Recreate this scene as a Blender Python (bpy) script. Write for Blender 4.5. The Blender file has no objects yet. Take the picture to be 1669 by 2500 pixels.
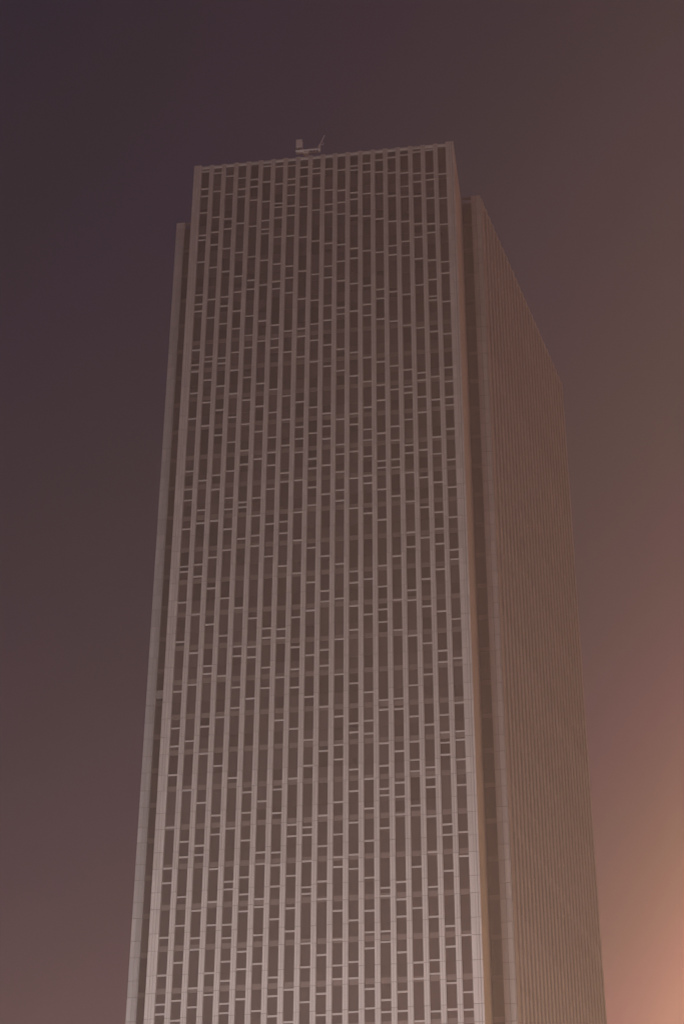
import bpy, bmesh, math, random
from mathutils import Vector, Matrix
random.seed(7)
S = bpy.context.scene
COL = S.collection
R = math.radians

# ------------------------------------------------------------------ camera
PITCH, ROLL, FPX = 0.5980474, 0.0044170, 5119.28
EYE = 1.7
fw = Vector((0, math.cos(PITCH), math.sin(PITCH)))
r0 = Vector((1, 0, 0)); u0 = Vector((0, -math.sin(PITCH), math.cos(PITCH)))
rt = r0*math.cos(ROLL) + u0*math.sin(ROLL)
up = u0*math.cos(ROLL) - r0*math.sin(ROLL)
cd = bpy.data.cameras.new("camera"); cam = bpy.data.objects.new("camera", cd); COL.objects.link(cam)
cam.matrix_world = Matrix(((rt.x, up.x, -fw.x, 0), (rt.y, up.y, -fw.y, 0), (rt.z, up.z, -fw.z, EYE), (0, 0, 0, 1)))
cd.sensor_fit = 'HORIZONTAL'; cd.sensor_width = 36.0; cd.lens = FPX/1669.0*36.0
cd.clip_start = 0.5; cd.clip_end = 9000
S.camera = cam

# ------------------------------------------------------------------ night sky with the city's glow
W = bpy.data.worlds.new("World"); S.world = W; W.use_nodes = True
nt = W.node_tree; nt.nodes.clear()
N = nt.nodes.new; Lk = nt.links.new
tc = N('ShaderNodeTexCoord')
def vmath(op, a, b=None):
    n = N('ShaderNodeVectorMath'); n.operation = op
    for i, v in enumerate((a, b)):
        if v is None: continue
        if isinstance(v, (tuple, list)): n.inputs[i].default_value = v
        else: Lk(v, n.inputs[i])
    return n
def fmath(op, a, b=None):
    n = N('ShaderNodeMath'); n.operation = op
    for i, v in enumerate((a, b)):
        if v is None: continue
        if isinstance(v, (int, float)): n.inputs[i].default_value = v
        else: Lk(v, n.inputs[i])
    return n.outputs[0]
dirn = vmath('NORMALIZE', tc.outputs['Generated']).outputs[0]
GLOW = (math.sin(R(38))*math.cos(R(3)), math.cos(R(38))*math.cos(R(3)), math.sin(R(3)))
TOWN = (math.sin(R(40))*math.cos(R(30)), math.cos(R(40))*math.cos(R(30)), math.sin(R(30)))
t = vmath('DOT_PRODUCT', dirn, GLOW).outputs['Value']
sep = N('ShaderNodeSeparateXYZ'); Lk(dirn, sep.inputs[0])
g1 = fmath('MINIMUM', fmath('EXPONENT', fmath('MULTIPLY', fmath('SUBTRACT', t, 1.0), 48.0)), 0.00045)
t3 = vmath('DOT_PRODUCT', dirn, TOWN).outputs['Value']
g3 = fmath('EXPONENT', fmath('MULTIPLY', fmath('SUBTRACT', t3, 1.0), 20.0))
z = fmath('MAXIMUM', sep.outputs['Z'], 0.24)
g2 = fmath('EXPONENT', fmath('MULTIPLY', z, -16.0))
SKY_GAIN = 0.97
BASE = (0.001, 0.0042, 0.0190); CG = (1230, 590, 325); CE = (13.6, 6.5, 6.4); CT = (0.315, 0.190, 0.140)
a = vmath('SCALE', CG); Lk(g1, a.inputs['Scale'])
b = vmath('SCALE', CE); Lk(g2, b.inputs['Scale'])
c_ = vmath('SCALE', CT); Lk(g3, c_.inputs['Scale'])
tot = vmath('ADD', vmath('ADD', vmath('ADD', a.outputs[0], b.outputs[0]).outputs[0], c_.outputs[0]).outputs[0], BASE).outputs[0]
# slanting hue bands painted into the sky colour, a little plum or olive
across = vmath('DOT_PRODUCT', dirn, (0.67, 0.417, -0.611)).outputs['Value']
along = vmath('DOT_PRODUCT', dirn, (0.74, -0.377, 0.553)).outputs['Value']
cb = N('ShaderNodeCombineXYZ'); Lk(fmath('ADD', fmath('MULTIPLY', across, 13.0), 4.4), cb.inputs[0]); Lk(fmath('MULTIPLY', along, 4.0), cb.inputs[1])
nz = N('ShaderNodeTexNoise'); nz.inputs['Scale'].default_value = 1.0; nz.inputs['Detail'].default_value = 3.0; nz.inputs['Roughness'].default_value = 0.45
Lk(cb.outputs[0], nz.inputs['Vector'])
cr = N('ShaderNodeValToRGB'); Lk(nz.outputs['Fac'], cr.inputs[0])
cr.color_ramp.elements[0].position = 0.40; cr.color_ramp.elements[0].color = (1.09, 0.91, 1.08, 1)
cr.color_ramp.elements[1].position = 0.60; cr.color_ramp.elements[1].color = (0.965, 1.025, 0.93, 1)
tint = vmath('MULTIPLY', tot, cr.outputs[0]).outputs[0]
bg = N('ShaderNodeBackground'); Lk(tint, bg.inputs[0]); bg.inputs[1].default_value = SKY_GAIN
ow = N('ShaderNodeOutputWorld'); Lk(bg.outputs[0], ow.inputs[0])

# ------------------------------------------------------------------ street-level city light
def lamp(name, loc, target, size, power, col, kind='AREA'):
    l = bpy.data.lights.new(name, kind); l.energy = power; l.color = col
    if kind == 'AREA': l.shape = 'DISK'; l.size = size
    o = bpy.data.objects.new(name, l); COL.objects.link(o); o.location = loc
    o.rotation_euler = (Vector(target)-Vector(loc)).to_track_quat('-Z', 'Y').to_euler()
    return o
lamp('city_fill', (-8.4, 116.5, 6), (-9, 184, 90), 14, 1.12e5, (0.98, 0.90, 0.93))  # unseen lamp added to stand for the city's light rising up the front
lamp('warm_fill', (50, 215, 8), (10, 195, 60), 1, 1.4e5, (1.0, 0.64, 0.26), 'POINT')  # unseen warm lamp standing for the street glow on the side face
lamp('warm_fill', (24, 62, 6), (10, 195, 60), 1, 0.88e5, (1.0, 0.55, 0.38), 'POINT')  # unseen lamp added to lay a warm veil over the lower right

S.view_settings.view_transform = 'Standard'; S.view_settings.look = 'None'
S.view_settings.exposure = 0.0; S.view_settings.gamma = 1.0
S.render.engine = 'CYCLES'
S.render.resolution_x = 683; S.render.resolution_y = 1024
S.cycles.volume_bounces = 1; S.cycles.max_bounces = 5

# ------------------------------------------------------------------ materials
def mat(name, col, rough, spec=0.5, vary=0.0, noise=0.0, nscale=1.0, streak=False, metal=0.0):
    m = bpy.data.materials.new(name); m.use_nodes = True
    t = m.node_tree; p = t.nodes['Principled BSDF']
    p.inputs['Roughness'].default_value = rough
    p.inputs['Specular IOR Level'].default_value = spec
    p.inputs['Metallic'].default_value = metal
    geo = t.nodes.new('ShaderNodeNewGeometry')
    tcn = t.nodes.new('ShaderNodeTexCoord')
    mpn = t.nodes.new('ShaderNodeMapping'); t.links.new(tcn.outputs['Object'], mpn.inputs[0])
    if streak: mpn.inputs['Scale'].default_value = (6, 6, 0.25)
    nn = t.nodes.new('ShaderNodeTexNoise'); nn.inputs['Scale'].default_value = nscale; nn.inputs['Detail'].default_value = 5
    t.links.new(mpn.outputs[0], nn.inputs['Vector'])
    def rng(src, lo, hi):
        q = t.nodes.new('ShaderNodeMapRange'); t.links.new(src, q.inputs[0])
        q.inputs[3].default_value = lo; q.inputs[4].default_value = hi; return q.outputs[0]
    f1 = rng(geo.outputs['Random Per Island'], 1-vary, 1+vary)
    f2 = rng(nn.outputs['Fac'], 1-noise, 1+noise)
    mu = t.nodes.new('ShaderNodeMath'); mu.operation = 'MULTIPLY'; t.links.new(f1, mu.inputs[0]); t.links.new(f2, mu.inputs[1])
    sc = t.nodes.new('ShaderNodeVectorMath'); sc.operation = 'SCALE'; sc.inputs[0].default_value = col; t.links.new(mu.outputs[0], sc.inputs['Scale'])
    t.links.new(sc.outputs[0], p.inputs['Base Color'])
    q = rng(nn.outputs['Fac'], rough*0.8, min(1, rough*1.25)); t.links.new(q, p.inputs['Roughness'])
    return m
M_CLAD = mat('pale_stone_cladding', (0.40, 0.375, 0.355), 0.6, 0.35, 0.085, 0.20, 0.9, True)
M_JOINT = mat('joint_sealant', (0.12, 0.105, 0.10), 0.8, 0.2)
M_GLASS = mat('bronze_window_glass', (0.046, 0.036, 0.037), 0.10, 1.0, 0.45, 0.15, 0.4)
M_SPAN = mat('spandrel_glass', (0.13, 0.108, 0.10), 0.22, 0.5, 0.12, 0.12, 0.8)
M_BAR = mat('painted_crossbar', (0.34, 0.315, 0.30), 0.5, 0.4, 0.10, 0.10, 2.0)
M_CORE = mat('dark_reveal', (0.035, 0.03, 0.028), 0.7, 0.3)
M_ROOF = mat('roof_membrane', (0.12, 0.11, 0.10), 0.9, 0.2, 0, 0.2, 0.5)
M_STEEL = mat('galvanised_steel', (0.50, 0.47, 0.45), 0.45, 0.5, 0.05, 0.15, 3.0)
M_PAVE = mat('plaza_paving', (0.16, 0.15, 0.14), 0.85, 0.3, 0, 0.25, 0.6)

# ------------------------------------------------------------------ mesh helpers
def bx(bm, x0, x1, y0, y1, z0, z1):
    v = [bm.verts.new(c) for c in ((x0,y0,z0),(x1,y0,z0),(x1,y1,z0),(x0,y1,z0),(x0,y0,z1),(x1,y0,z1),(x1,y1,z1),(x0,y1,z1))]
    for f in ((3,2,1,0),(4,5,6,7),(0,1,5,4),(1,2,6,5),(2,3,7,6),(3,0,4,7)): bm.faces.new([v[i] for i in f])
    return v
def prism(bm, pts, z0, z1):
    a = [bm.verts.new((x,y,z0)) for x, y in pts]; b = [bm.verts.new((x,y,z1)) for x, y in pts]
    n = len(pts); bm.faces.new(a[::-1]); bm.faces.new(b)
    for i in range(n): bm.faces.new((a[i], a[(i+1)%n], b[(i+1)%n], b[i]))
def obj(name, bm, m, parent=None, M=None, **kw):
    me = bpy.data.meshes.new(name); bm.normal_update(); bm.to_mesh(me); bm.free()
    for mm in (m if isinstance(m, (list, tuple)) else [m]): me.materials.append(mm)
    o = bpy.data.objects.new(name, me); COL.objects.link(o)
    if parent: o.parent = parent
    if M is not None: o.matrix_local = M
    for k, v in kw.items(): o[k] = v
    return o
def NB(): return bmesh.new()

# ------------------------------------------------------------------ the tower
TH = 0.1411831; AL = 0.3426300
tower = bpy.data.objects.new('office_tower', None); COL.objects.link(tower)
tower.location = (12.969, 180.502, 0); tower.rotation_euler = (0, 0, -TH)
tower['label'] = 'very tall office tower of pale vertical piers and dark glass with notched corners'
tower['category'] = 'skyscraper'
def Z(h): return h + EYE                     # heights above the eye to heights above the ground
WM = 31.2; H = 176.13; HS = 177.64; D = 11.23; XR = 2.289; XL = -35.73; LS = 40.13
dv = Vector((math.sin(AL-TH), math.cos(AL-TH)))
CW = 0.95; PW = 0.52
PITCHB = (WM - 2*CW + 0.56)/20
def bay_c(b): return -WM + CW - 0.28 + PITCHB*(b+0.5)
GAP = (PITCHB-PW)/2
REC = 0.34                                   # how far the glass lies behind the pier faces
def band(k): return 92.80 + (4.15*k if k <= 0 else 4.0*k)     # underside of spandrel band k
K0, K1 = -21, 21
KTOP = 20
ZG = 0.0
# segment joints of the piers (two per storey)
JOINTS = []
for k in range(K0, K1+1):
    JOINTS += [Z(band(k)), Z(band(k) + (1.72 if k <= 0 else 1.9))]
JOINTS = sorted(j for j in JOINTS if j > 3)

def pier_mesh(cols, depth, top, y0=0.0, detail=True):
    """stone panels stacked between open joints; cols = [(x0, x1, push back)]"""
    bm = NB()
    xa = min(c[0] for c in cols); xb = max(c[1] for c in cols)
    zs = [ZG] + [j for j in JOINTS if j < top-0.6] + [top]
    for (x0, x1, pb) in cols:
        for i in range(len(zs)-1):
            bx(bm, x0, x1, y0+pb, y0+depth-0.004, zs[i] + (0.03 if i else 0), zs[i+1]-(0.03 if i < len(zs)-2 else 0))
    bm.normal_update()
    for f in bm.faces: f.material_index = 0
    n0 = len(bm.faces)
    bx(bm, xa+0.012, xb-0.012, y0+0.06, y0+depth, ZG, top-0.05)
    bm.faces.ensure_lookup_table()
    for f in bm.faces[n0:]: f.material_index = 1
    return bm
def pier(cols, depth, top, M=None, y0=0.0):
    return obj('pier', pier_mesh(cols, depth, top, y0), (M_CLAD, M_JOINT), tower, M)
top = Z(H)
# nineteen slim piers of the front
proto = None
for i in range(19):
    xc = bay_c(i) + PITCHB/2
    h = PW/2
    if proto is None:
        proto = pier([(-h, -0.05, 0.0), (-0.015, h-0.10, 0.0), (h-0.075, h, 0.012)], REC+0.02, top, Matrix.Translation((xc, 0, 0)))
    else:
        c = proto.copy(); COL.objects.link(c); c.parent = tower; c.matrix_local = Matrix.Translation((xc, 0, 0))
# corner piers of the front block
e = WM
pier([(-e, -e+0.34, 0), (-e+0.37, -e+0.60, 0), (-e+0.63, -e+0.93, 0.0)], 0.5, top+0.10)
pier([(-0.95, -0.50, 0), (-0.465, -0.26, 0.0), (-0.20, 0.0, 0.0)], 0.5, top+0.15)
# bodies
bm = NB(); bx(bm, -WM+0.06, -0.06, REC+0.10, D+2, ZG, Z(H)-1.0); bx(bm, -WM+0.06, -0.06, 0.51, D-0.004, ZG, Z(H)-1.0)
bm.free(); bm = NB(); bx(bm, -WM+0.06, -0.06, REC+0.10, D+2, ZG, Z(H)-1.0)
obj('core', bm, M_CORE, tower)
P0 = Vector((XR, D)); P1 = P0 + dv*LS
BK = P1.y
bm = NB(); prism(bm, [(XL+0.4, D+0.35), (XR-0.5, D+0.35), (P1.x-0.5, BK-0.1), (XL+0.4, BK-0.1)], ZG, Z(HS)-1.6)
obj('rear_block', bm, M_CORE, tower)
bm = NB(); prism(bm, [(XL+0.45, D+0.40), (XR-0.55, D+0.40), (P1.x-0.55, BK-0.15), (XL+0.45, BK-0.15)], Z(HS)-1.6, Z(HS)-1.5)
bx(bm, -WM+0.1, -0.1, REC+0.14, D+0.39, Z(H)-1.0, Z(H)-0.9)
obj('roof', bm, M_ROOF, tower)

# return walls of the notches (panelled stone)
def ret_wall(xa, xb):
    bm = NB(); zs = [ZG] + [j for j in JOINTS if j < top-0.6] + [top]
    ys = [0.505, 0.74, 0.90, 3.6, 6.2, 8.8, D-0.02]
    for a, b_ in zip(ys[:-1], ys[1:]):
        for i in range(len(zs)-1):
            bx(bm, xa, xb, a+0.012, b_-0.012, zs[i]+(0.015 if i else 0), zs[i+1]-(0.015 if i < len(zs)-2 else 0))
    return bm
obj('notch_wall', ret_wall(-0.055, 0.0), M_CLAD, tower)
obj('notch_wall', ret_wall(-WM, -WM+0.055), M_CLAD, tower)

# shoulders: stone corner piers with a strip of glass between them and the front block
pier([(1.13, 1.66, 0), (1.71, 2.20, 0), (2.225, XR, 0.02)], 0.55, Z(HS), None, D)
pier([(XL, XL+0.47, 0), (XL+0.49, XL+0.86, 0.0), (XL+0.88, XL+1.02, 0.0)], 0.55, Z(HS), None, D)

# ------------------------------------------------------------------ glazing of the front
def pane_box(bm, x0, x1, y, z0, z1, tilt=0.0):
    v = bx(bm, x0, x1, y, y+0.05, z0, z1)
    if tilt:
        a = random.gauss(0, tilt); b_ = random.gauss(0, tilt)
        for q in v: q.co.y += a*(q.co.z-(z0+z1)/2)/max(1.0, (z1-z0)) + b_*(q.co.x-(x0+x1)/2)
def window_bm(bm, xc, w, y, k):
    """one storey of glass: two lights with a thin seam between them"""
    zb = Z(band(k)) + 0.60; zt = Z(band(k+1)) - 0.02
    zm = Z(band(k)) + (1.72 if k <= 0 else 1.9)
    pane_box(bm, xc-w/2, xc+w/2, y, zb, zm-0.02, 0.012)
    pane_box(bm, xc-w/2, xc+w/2, y, zm+0.02, zt, 0.012)
def spandrel_bm(bm, xc, w, y, k):
    zb = Z(band(k)) + 0.02
    pane_box(bm, xc-w/2, xc+w/2, y-0.012, zb, zb+0.55, 0.0)
GW = PITCHB-PW-0.10
def bar_bm(bm, xc, zc, ht=0.12):
    bx(bm, xc-GAP+0.002, xc+GAP-0.002, 0.22, REC-0.01, zc-ht/2, zc+ht/2)
restw, rests, restb = NB(), NB(), NB()
for k in range(K0, KTOP):
    for b in range(20):
        xc = bay_c(b)
        if -6 <= k <= -2:
            bm = NB(); window_bm(bm, xc, GW, REC, k); obj('window', bm, M_GLASS, tower)
            bm = NB(); spandrel_bm(bm, xc, GW, REC, k); obj('spandrel', bm, M_SPAN, tower)
        else:
            window_bm(restw, xc, GW, REC, k)
            if k < 15: spandrel_bm(rests, xc, GW, REC, k)
            else: pane_box(restw, xc-GW/2, xc+GW/2, REC, Z(band(k))+0.02, Z(band(k))+0.58)
for b in range(20):                              # the last glass below the coping
    pane_box(restw, bay_c(b)-GW/2, bay_c(b)+GW/2, REC, Z(band(KTOP))+0.02, Z(H)-0.32)
BARS = [
 [70.11,71.05,73.86,77.59,83.13,84.66,88.94,94.6,97.78,99.81,104,109.81,114.56,118.35,119,123.73,127.45,128.88,131.26,138.36,141.89,144.96,145.9,148.02,153.68,154.71,156.11,161.1,164.51,165.24,168.76,171.42,172.59,175.41],
 [69.44,71.34,75.04,78.71,81.62,85.73,87.35,92.86,98.28,104.68,108.39,113.02,117.64,119.13,124.36,126.03,129.91,137.26,140.46,143.6,146.24,146.91,152.57,155.28,160.11,163.61,165.54,167.9,172.02,174.99],
 [72.48,76.26,77.39,80.15,85.87,86.85,91.4,96.77,99.79,105.84,106.75,111.67,116.06,119.89,124.54,128.6,130.48,135.83,139.27,142.59,145.82,146.59,151.54,154.14,155.51,159.33,162.84,165.88,167.47,171.38,174.31],
 [73.87,78.6,80.95,84.31,87.94,89.95,95.32,100.75,105.48,110.21,114.73,120.7,123.34,125.89,127.36,130.88,134.74,138.14,141.4,144.68,147.23,150.66,153.25,156.07,158.41,162.06,166.58,170.79,172.03,173.8],
 [74.92,77.24,78.57,82.14,82.93,88.48,93.9,101.71,104.04,107.69,108.82,113.44,121.98,126.01,126.65,131.61,133.46,137.06,140.36,143.51,147.75,149.52,152.35,156.32,157.64,161.23,165.96,170.07,172.22,173.38],
 [75.81,79.83,81.55,83.3,87.12,90.05,92.25,102.65,107.44,108.67,112.06,120.97,122.26,124.79,127.09,132.2,135.88,139.33,142.5,148.54,151.47,156.79,160.51,164.61,165.29,166.66,169.67,172.82,175.35],
 [70,74.54,77.37,80.19,81,84.58,85.77,91.18,103.75,106.12,109.61,110.73,119.51,123.6,128.11,131.22,132.95,134.95,138.34,141.52,147.43,148.72,150.68,156.05,157.14,159.78,163.92,166.92,168.58,169.19,172.29,175.11],
 [71.34,73.14,78.87,82.18,84.35,85.68,89.83,92.35,99.98,104.88,109.46,110.53,118.19,122.3,123.76,128.94,130.07,133.72,137.23,140.49,146.66,149.67,155.29,157.51,159.28,163.91,167.1,168.59,170.3,171.95,172.89,175.02],
 [68.8,71.89,77.59,79.89,83.18,87.28,88.49,93.44,98.91,103.6,105.71,108.27,111.82,117.18,121.27,124.83,128.98,132.66,134.48,136.05,139.49,145.8,148.73,149.84,154.2,158.35,163.51,168.28,171.43,173.13,174.57],
 [70.62,73.99,76.3,81.26,81.93,84.59,87.32,88.13,94.74,97.58,102.42,107.22,112.51,115.93,120.2,125.61,127.89,130.38,131.66,135.07,138.6,144.98,147.99,150.36,153.83,157.69,162.76,167.58,171.01,173.39,174.23],
 [69.32,71.35,75.09,80.65,82.43,86.07,89.28,96.25,101.19,105.89,107.73,113.48,114.76,119.05,126.9,130.66,134.19,135.87,137.62,144.16,147.18,150.74,152.87,157.04,158.74,162.21,167.08,168.28,170.54,173.94],
 [72.69,74,76.53,79.38,83.82,84.84,87.2,90.61,95.22,96.82,99.98,104.77,108.86,113.71,117.94,125.91,127.28,129.64,131.97,133.27,136.66,143.38,146.43,151.47,152.39,156.4,159.3,161.85,166.6,168.42,170.33,173.6],
 [72.69,74.26,78.35,83.54,85,88.34,91.68,94.02,98.1,99.09,103.63,109.85,112.71,115.51,116.89,124.82,128.68,132.2,135.82,137.28,142.5,145.79,151.74,155.79,159.6,161.09,166.13,168.72,169.76,173.4,174.04],
 [71.58,75.51,77.09,79.22,82.55,86.35,89.74,92.91,97.87,99.3,102.51,111.57,115.83,124.02,127.9,128.88,131.42,133.58,135.01,138,141.54,144.91,150.96,152.55,155.32,160.56,165.91,169.43,172.91,174.28],
 [69.32,70.46,76.05,77.1,80.62,81.43,87.58,91.04,91.74,94.22,96.68,100.42,101.5,110.54,112.03,114.79,117.35,123.07,126.96,129.77,130.67,134.33,138.81,140.93,144.15,150.25,153.26,154.59,160.17,165.29,169.23,172.68,174.62],
 [69.34,71.16,74.96,78.48,80.19,81.94,88.92,90.8,92.3,95.71,100.39,101.57,109.47,113.07,118.4,125.97,129.66,130.73,133.26,135.12,140.13,143.43,149.78,154.07,159.59,160.96,164.72,168.71,172.38,174.85],
 [68.32,72.34,73.89,79.24,83.39,89.75,93.44,94.65,96.66,99.45,102.95,108.7,112.91,114.1,119.41,121.21,125.13,128.87,131.43,132.49,135.89,139.54,140.37,142.72,149.03,153.52,159.32,161.46,164.52,168.38,170.01,172.16,175.07],
 [72.73,74.04,78.29,81.27,84.82,88.52,91.63,92.68,93.75,98.42,104.09,107.69,112.04,115.34,120.42,124.26,128.08,131.69,136.72,138.81,141.12,142.14,148.51,154.73,158.65,161.93,163.98,168.31,170.57,171.92,175.36],
 [71.76,75.27,77.28,82.81,86.51,87.59,95.01,96.32,97.47,99.4,105.4,106.7,111.33,116.4,119.52,121.41,123.5,127.33,131.03,133.26,138.29,141.46,147.8,152.35,152.9,155.36,158.26,162.44,163.79,167.79,170.71,171.73,175.49],
 [69.18,70.83,76.33,84.22,86.7,91.66,94.4,96.55,97.48,100.66,105.74,110.31,117.5,118.66,122.74,126.56,130.13,134.19,137.4,138.49,140.65,142.57,147.33,151.98,156.15,157.85,163.56,167.6,171.44]]
allb = []
for b in range(20):
    hs = list(BARS[b])
    h = min(hs) - random.uniform(1.5, 4)
    while h > 3:
        hs.append(round(h, 2)); h -= random.choice((0.9, 1.4, 2.2, 2.9, 3.4, 4.1))
    allb += [(h, b) for h in hs]
vis = sorted(x for x in allb if x[0] > 68.5)
sel = set(vis[:100])
for h, b in allb:
    ht = random.uniform(0.125, 0.16)
    if (h, b) in sel:
        bm = NB(); bar_bm(bm, bay_c(b), Z(h), ht); obj('crossbar', bm, M_BAR, tower)
    else: bar_bm(restb, bay_c(b), Z(h), ht)
obj('window', restw, M_GLASS, tower, kind='stuff')
obj('spandrel', rests, M_SPAN, tower, kind='stuff')
obj('crossbar', restb, M_BAR, tower, kind='stuff')
# coping rail between pier heads
bm = NB()
for b in range(20): bx(bm, bay_c(b)-GAP+0.002, bay_c(b)+GAP-0.002, 0.06, REC+0.25, Z(H)-0.27, Z(H)-0.08)
obj('coping', bm, M_BAR, tower)
# service pipes that show behind the louvred crown
bm = NB()
for b, zt, zb in ((1, 174, 169.4), (4, 172.5, 166), (5, 173, 171), (7, 174, 166), (10, 172, 165.5), (13, 173.5, 165), (14, 173, 170), (16, 174, 166), (19, 174, 163)):
    for dx in (-0.1, 0.12):
        bx(bm, bay_c(b)+dx-0.014, bay_c(b)+dx+0.014, REC-0.06, REC-0.02, Z(zb), Z(zt)-abs(dx)*8)
obj('service_pipe', bm, M_SPAN, tower)

# glass strips of the notches
for x0, x1 in ((0.02, 1.11), (XL+1.04, -WM-0.02)):
    gb, sb = NB(), NB()
    for k in range(K0, KTOP+1):
        pane_box(gb, x0, x1, D+0.24, Z(band(k))+0.60, min(Z(band(k+1))-0.02, Z(HS)-0.32), 0.01)
        pane_box(sb, x0, x1, D+0.225, Z(band(k))+0.02, Z(band(k))+0.57)
    bx(sb, x0, x1, D+0.02, D+0.34, Z(HS)-0.30, Z(HS)-0.12)
    g = obj('notch_glazing', gb, M_GLASS, tower); obj('spandrel', sb, M_SPAN, g, kind='stuff')
bm = NB(); bx(bm, XL+1.10, -WM-0.6, D-0.02, D+0.22, Z(109.72), Z(110.56))
obj('service_panel', bm, M_CLAD, tower)

# ------------------------------------------------------------------ the ribbed side faces
NB_SIDE = 26
pl = LS/NB_SIDE
ang = math.atan2(-dv.x, dv.y)                # local y of the frame runs along the wall
def side_frame(s):                            # x outwards, y along the wall
    p = P0 + dv*s
    return Matrix.Translation((p.x, p.y, 0)) @ Matrix.Rotation(-math.atan2(dv.x, dv.y), 4, 'Z')
sp = None
def side_pier_bm(w):
    bm = NB(); zs = [ZG] + [j for j in JOINTS if j < Z(HS)-0.6] + [Z(HS)]
    for (a, b_) in ((0.0, 0.25*w/0.52), (0.285*w/0.52, w)):
        for i in range(len(zs)-1):
            bx(bm, -0.40, 0.0, a, b_, zs[i]+(0.015 if i else 0), zs[i+1]-(0.015 if i < len(zs)-2 else 0))
    return bm
for i in range(1, NB_SIDE+1):
    m = side_frame(i*pl - 0.52)
    if sp is None: sp = obj('pier', side_pier_bm(0.52), M_CLAD, tower, m)
    else:
        c = sp.copy(); COL.objects.link(c); c.parent = tower; c.matrix_local = m
obj('pier', side_pier_bm(0.30), M_CLAD, tower, side_frame(0.58))
bm = NB()
for k in range(K0, KTOP+1):
    for i in range(NB_SIDE):
        y0 = i*pl + (0.9 if i == 0 else 0.02); y1 = (i+1)*pl - 0.54
        bx(bm, -0.48, -0.36, y0, y1, Z(band(k))+0.6, min(Z(band(k+1))-0.02, Z(HS)-0.3))
obj('side_glazing', bm, M_GLASS, tower, side_frame(0), kind='stuff')
bm = NB()
for k in range(K0, KTOP+1):
    for i in range(NB_SIDE):
        y0 = i*pl + (0.9 if i == 0 else 0.02); y1 = (i+1)*pl - 0.54
        bx(bm, -0.48, -0.345, y0, y1, Z(band(k))+0.02, Z(band(k))+0.57)
        if random.random() < 0.12:
            h = Z(band(k)) + random.uniform(0.9, 3.6)
            if h < Z(HS)-0.5: bx(bm, -0.355, -0.12, y0, y1, h, h+0.13)
obj('side_crossbars', bm, M_BAR, tower, side_frame(0), kind='stuff')
bm = NB()
for i in range(NB_SIDE):
    y0 = i*pl + (0.9 if i == 0 else 0.005); bx(bm, -0.36, -0.08, y0, (i+1)*pl-0.525, Z(HS)-0.35, Z(HS)-0.08)
obj('coping', bm, M_CLAD, tower, side_frame(0))
# plain west and rear walls with shallow ribs
bm = NB(); bx(bm, XL, XL+0.38, D+0.56, BK, ZG, Z(HS))
for i in range(26):
    y = D+0.9+i*1.49
    bx(bm, XL-0.0, XL+0.02, y, y+0.1, ZG, Z(HS)-0.2)
bx(bm, XL+0.39, P1.x-0.3, BK-0.1, BK+0.3, ZG, Z(HS))
obj('rear_wall', bm, M_CLAD, tower)

# ------------------------------------------------------------------ roof crane
cr_ = bpy.data.objects.new('roof_crane', None); COL.objects.link(cr_)
Mt = Matrix.Translation(tower.location) @ Matrix.Rotation(-TH, 4, 'Z')
cr_.matrix_world = Mt @ Matrix.Translation((-17.9, 0.5, Z(H)-0.9))
cr_['label'] = 'small window-cleaning crane on the roof edge with a box cabinet and a raised jib'
cr_['category'] = 'crane'
zb = H-0.9
def L(x, h): return (x+18.1, h-1.02-zb)
def beam(bm, a, b_, r, y=0.0, n=8):
    """a round tube between two points in the plane of the facade"""
    A = Vector((a[0], y, a[1])); B = Vector((b_[0], y, b_[1])); d = (B-A); ln = d.length
    q = d.to_track_quat('Z', 'Y').to_matrix().to_4x4()
    bmesh.ops.create_cone(bm, cap_ends=True, segments=n, radius1=r, radius2=r*0.9, depth=ln, matrix=Matrix.Translation((A+B)/2) @ q)
bm = NB(); x, h = L(-19.1, 178.95); x2, h2 = L(-18.38, 180.2)
bx(bm, x, x2, -0.35, 0.35, h, h2)
bmesh.ops.bevel(bm, geom=list(bm.edges), offset=0.05, segments=2, affect='EDGES')
cab = obj('cabinet', bm, M_STEEL, cr_)
bm = NB()
for dx in (0.08, 0.34, 0.6):
    for yy in (-0.28, 0.28): bx(bm, x+dx, x+dx+0.07, yy-0.035, yy+0.035, h-0.32, h)
obj('stand', bm, M_CORE, cab)
bm = NB(); a0, z0_ = L(-19.15, 178.32); a1, z1_ = L(-16.2, 178.62)
bx(bm, a0, a1, -0.32, -0.18, z0_, z0_+0.13); bx(bm, a0, a1, 0.18, 0.32, z0_, z0_+0.13)
bx(bm, a0, a0+1.0, -0.17, 0.17, z0_+0.01, z0_+0.28)
for i in range(8): bx(bm, a0+0.1+i*0.38, a0+0.16+i*0.38, -0.178, 0.178, z0_+0.02, z0_+0.10)
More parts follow.
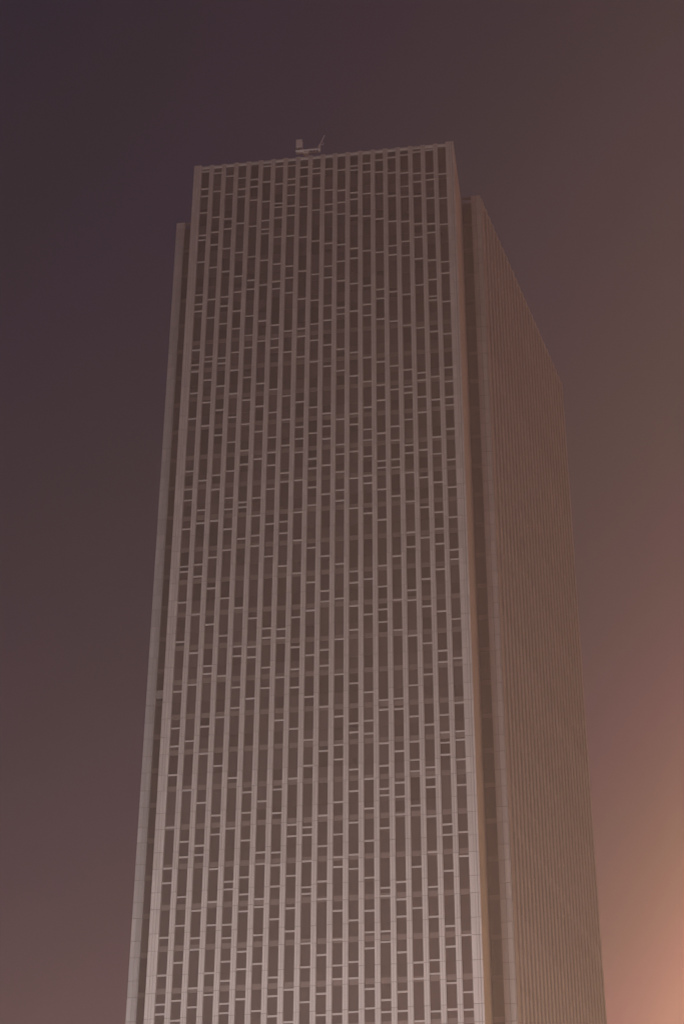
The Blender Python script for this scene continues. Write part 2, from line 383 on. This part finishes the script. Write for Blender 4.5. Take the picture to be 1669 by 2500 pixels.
beam(bm, (a0+1.0, z0_+0.36), (a1, z0_+0.42), 0.06, 0.0)
obj('arm', bm, M_STEEL, cr_)
bm = NB(); c0, _ = L(-17.9, 0)
bx(bm, c0-0.35, c0+0.35, -0.1, 0.3, z0_-0.35, z0_-0.004); bx(bm, c0-0.18, c0+0.18, 0.0, 0.3, 0.02, z0_-0.36)
for sgn in (-1, 1):
    bx(bm, c0-0.9, c0+0.9, 0.5+sgn*0.4-0.06, 0.5+sgn*0.4+0.06, -0.0, 0.14)
obj('pedestal', bm, M_STEEL, cr_)
bm = NB(); m0, mz = L(-16.3, 178.2)
bx(bm, m0-0.13, m0+0.13, -0.15, 0.15, mz, mz+0.85); beam(bm, (m0-0.02, mz+0.8), (m0+0.05, mz+1.15), 0.10)
obj('mast', bm, M_STEEL, cr_)
bm = NB(); j0, jz = L(-16.3, 179.1); j1, jz1 = L(-15.7, 180.75)
beam(bm, (j0, jz), (j1, jz1), 0.055)
beam(bm, (j0+0.08, jz+0.05), (j0+0.55, jz+0.25), 0.035)
beam(bm, (j0+0.25, jz+0.72), (j0+0.55, jz+0.22), 0.02)
obj('jib', bm, M_STEEL, cr_)

# ------------------------------------------------------------------ ground
bm = NB(); bmesh.ops.create_grid(bm, x_segments=4, y_segments=4, size=1500)
g = obj('ground', bm, M_PAVE); g['kind'] = 'structure'; g.location = (0, 100, 0)

# ------------------------------------------------------------------ the night air
bm = NB(); bx(bm, -1510, 1510, -1410, 1610, -1.0, 184.0)
hz = obj('haze', bm, bpy.data.materials.new('night_haze')); hz['kind'] = 'stuff'
m = hz.data.materials[0]; m.use_nodes = True; t_ = m.node_tree; t_.nodes.clear()
pv = t_.nodes.new('ShaderNodeVolumePrincipled'); mo = t_.nodes.new('ShaderNodeOutputMaterial')
pv.inputs['Color'].default_value = (0.95, 0.90, 0.88, 1); pv.inputs['Density'].default_value = 0.0012
pv.inputs['Anisotropy'].default_value = 0.6
t_.links.new(pv.outputs[0], mo.inputs['Volume'])
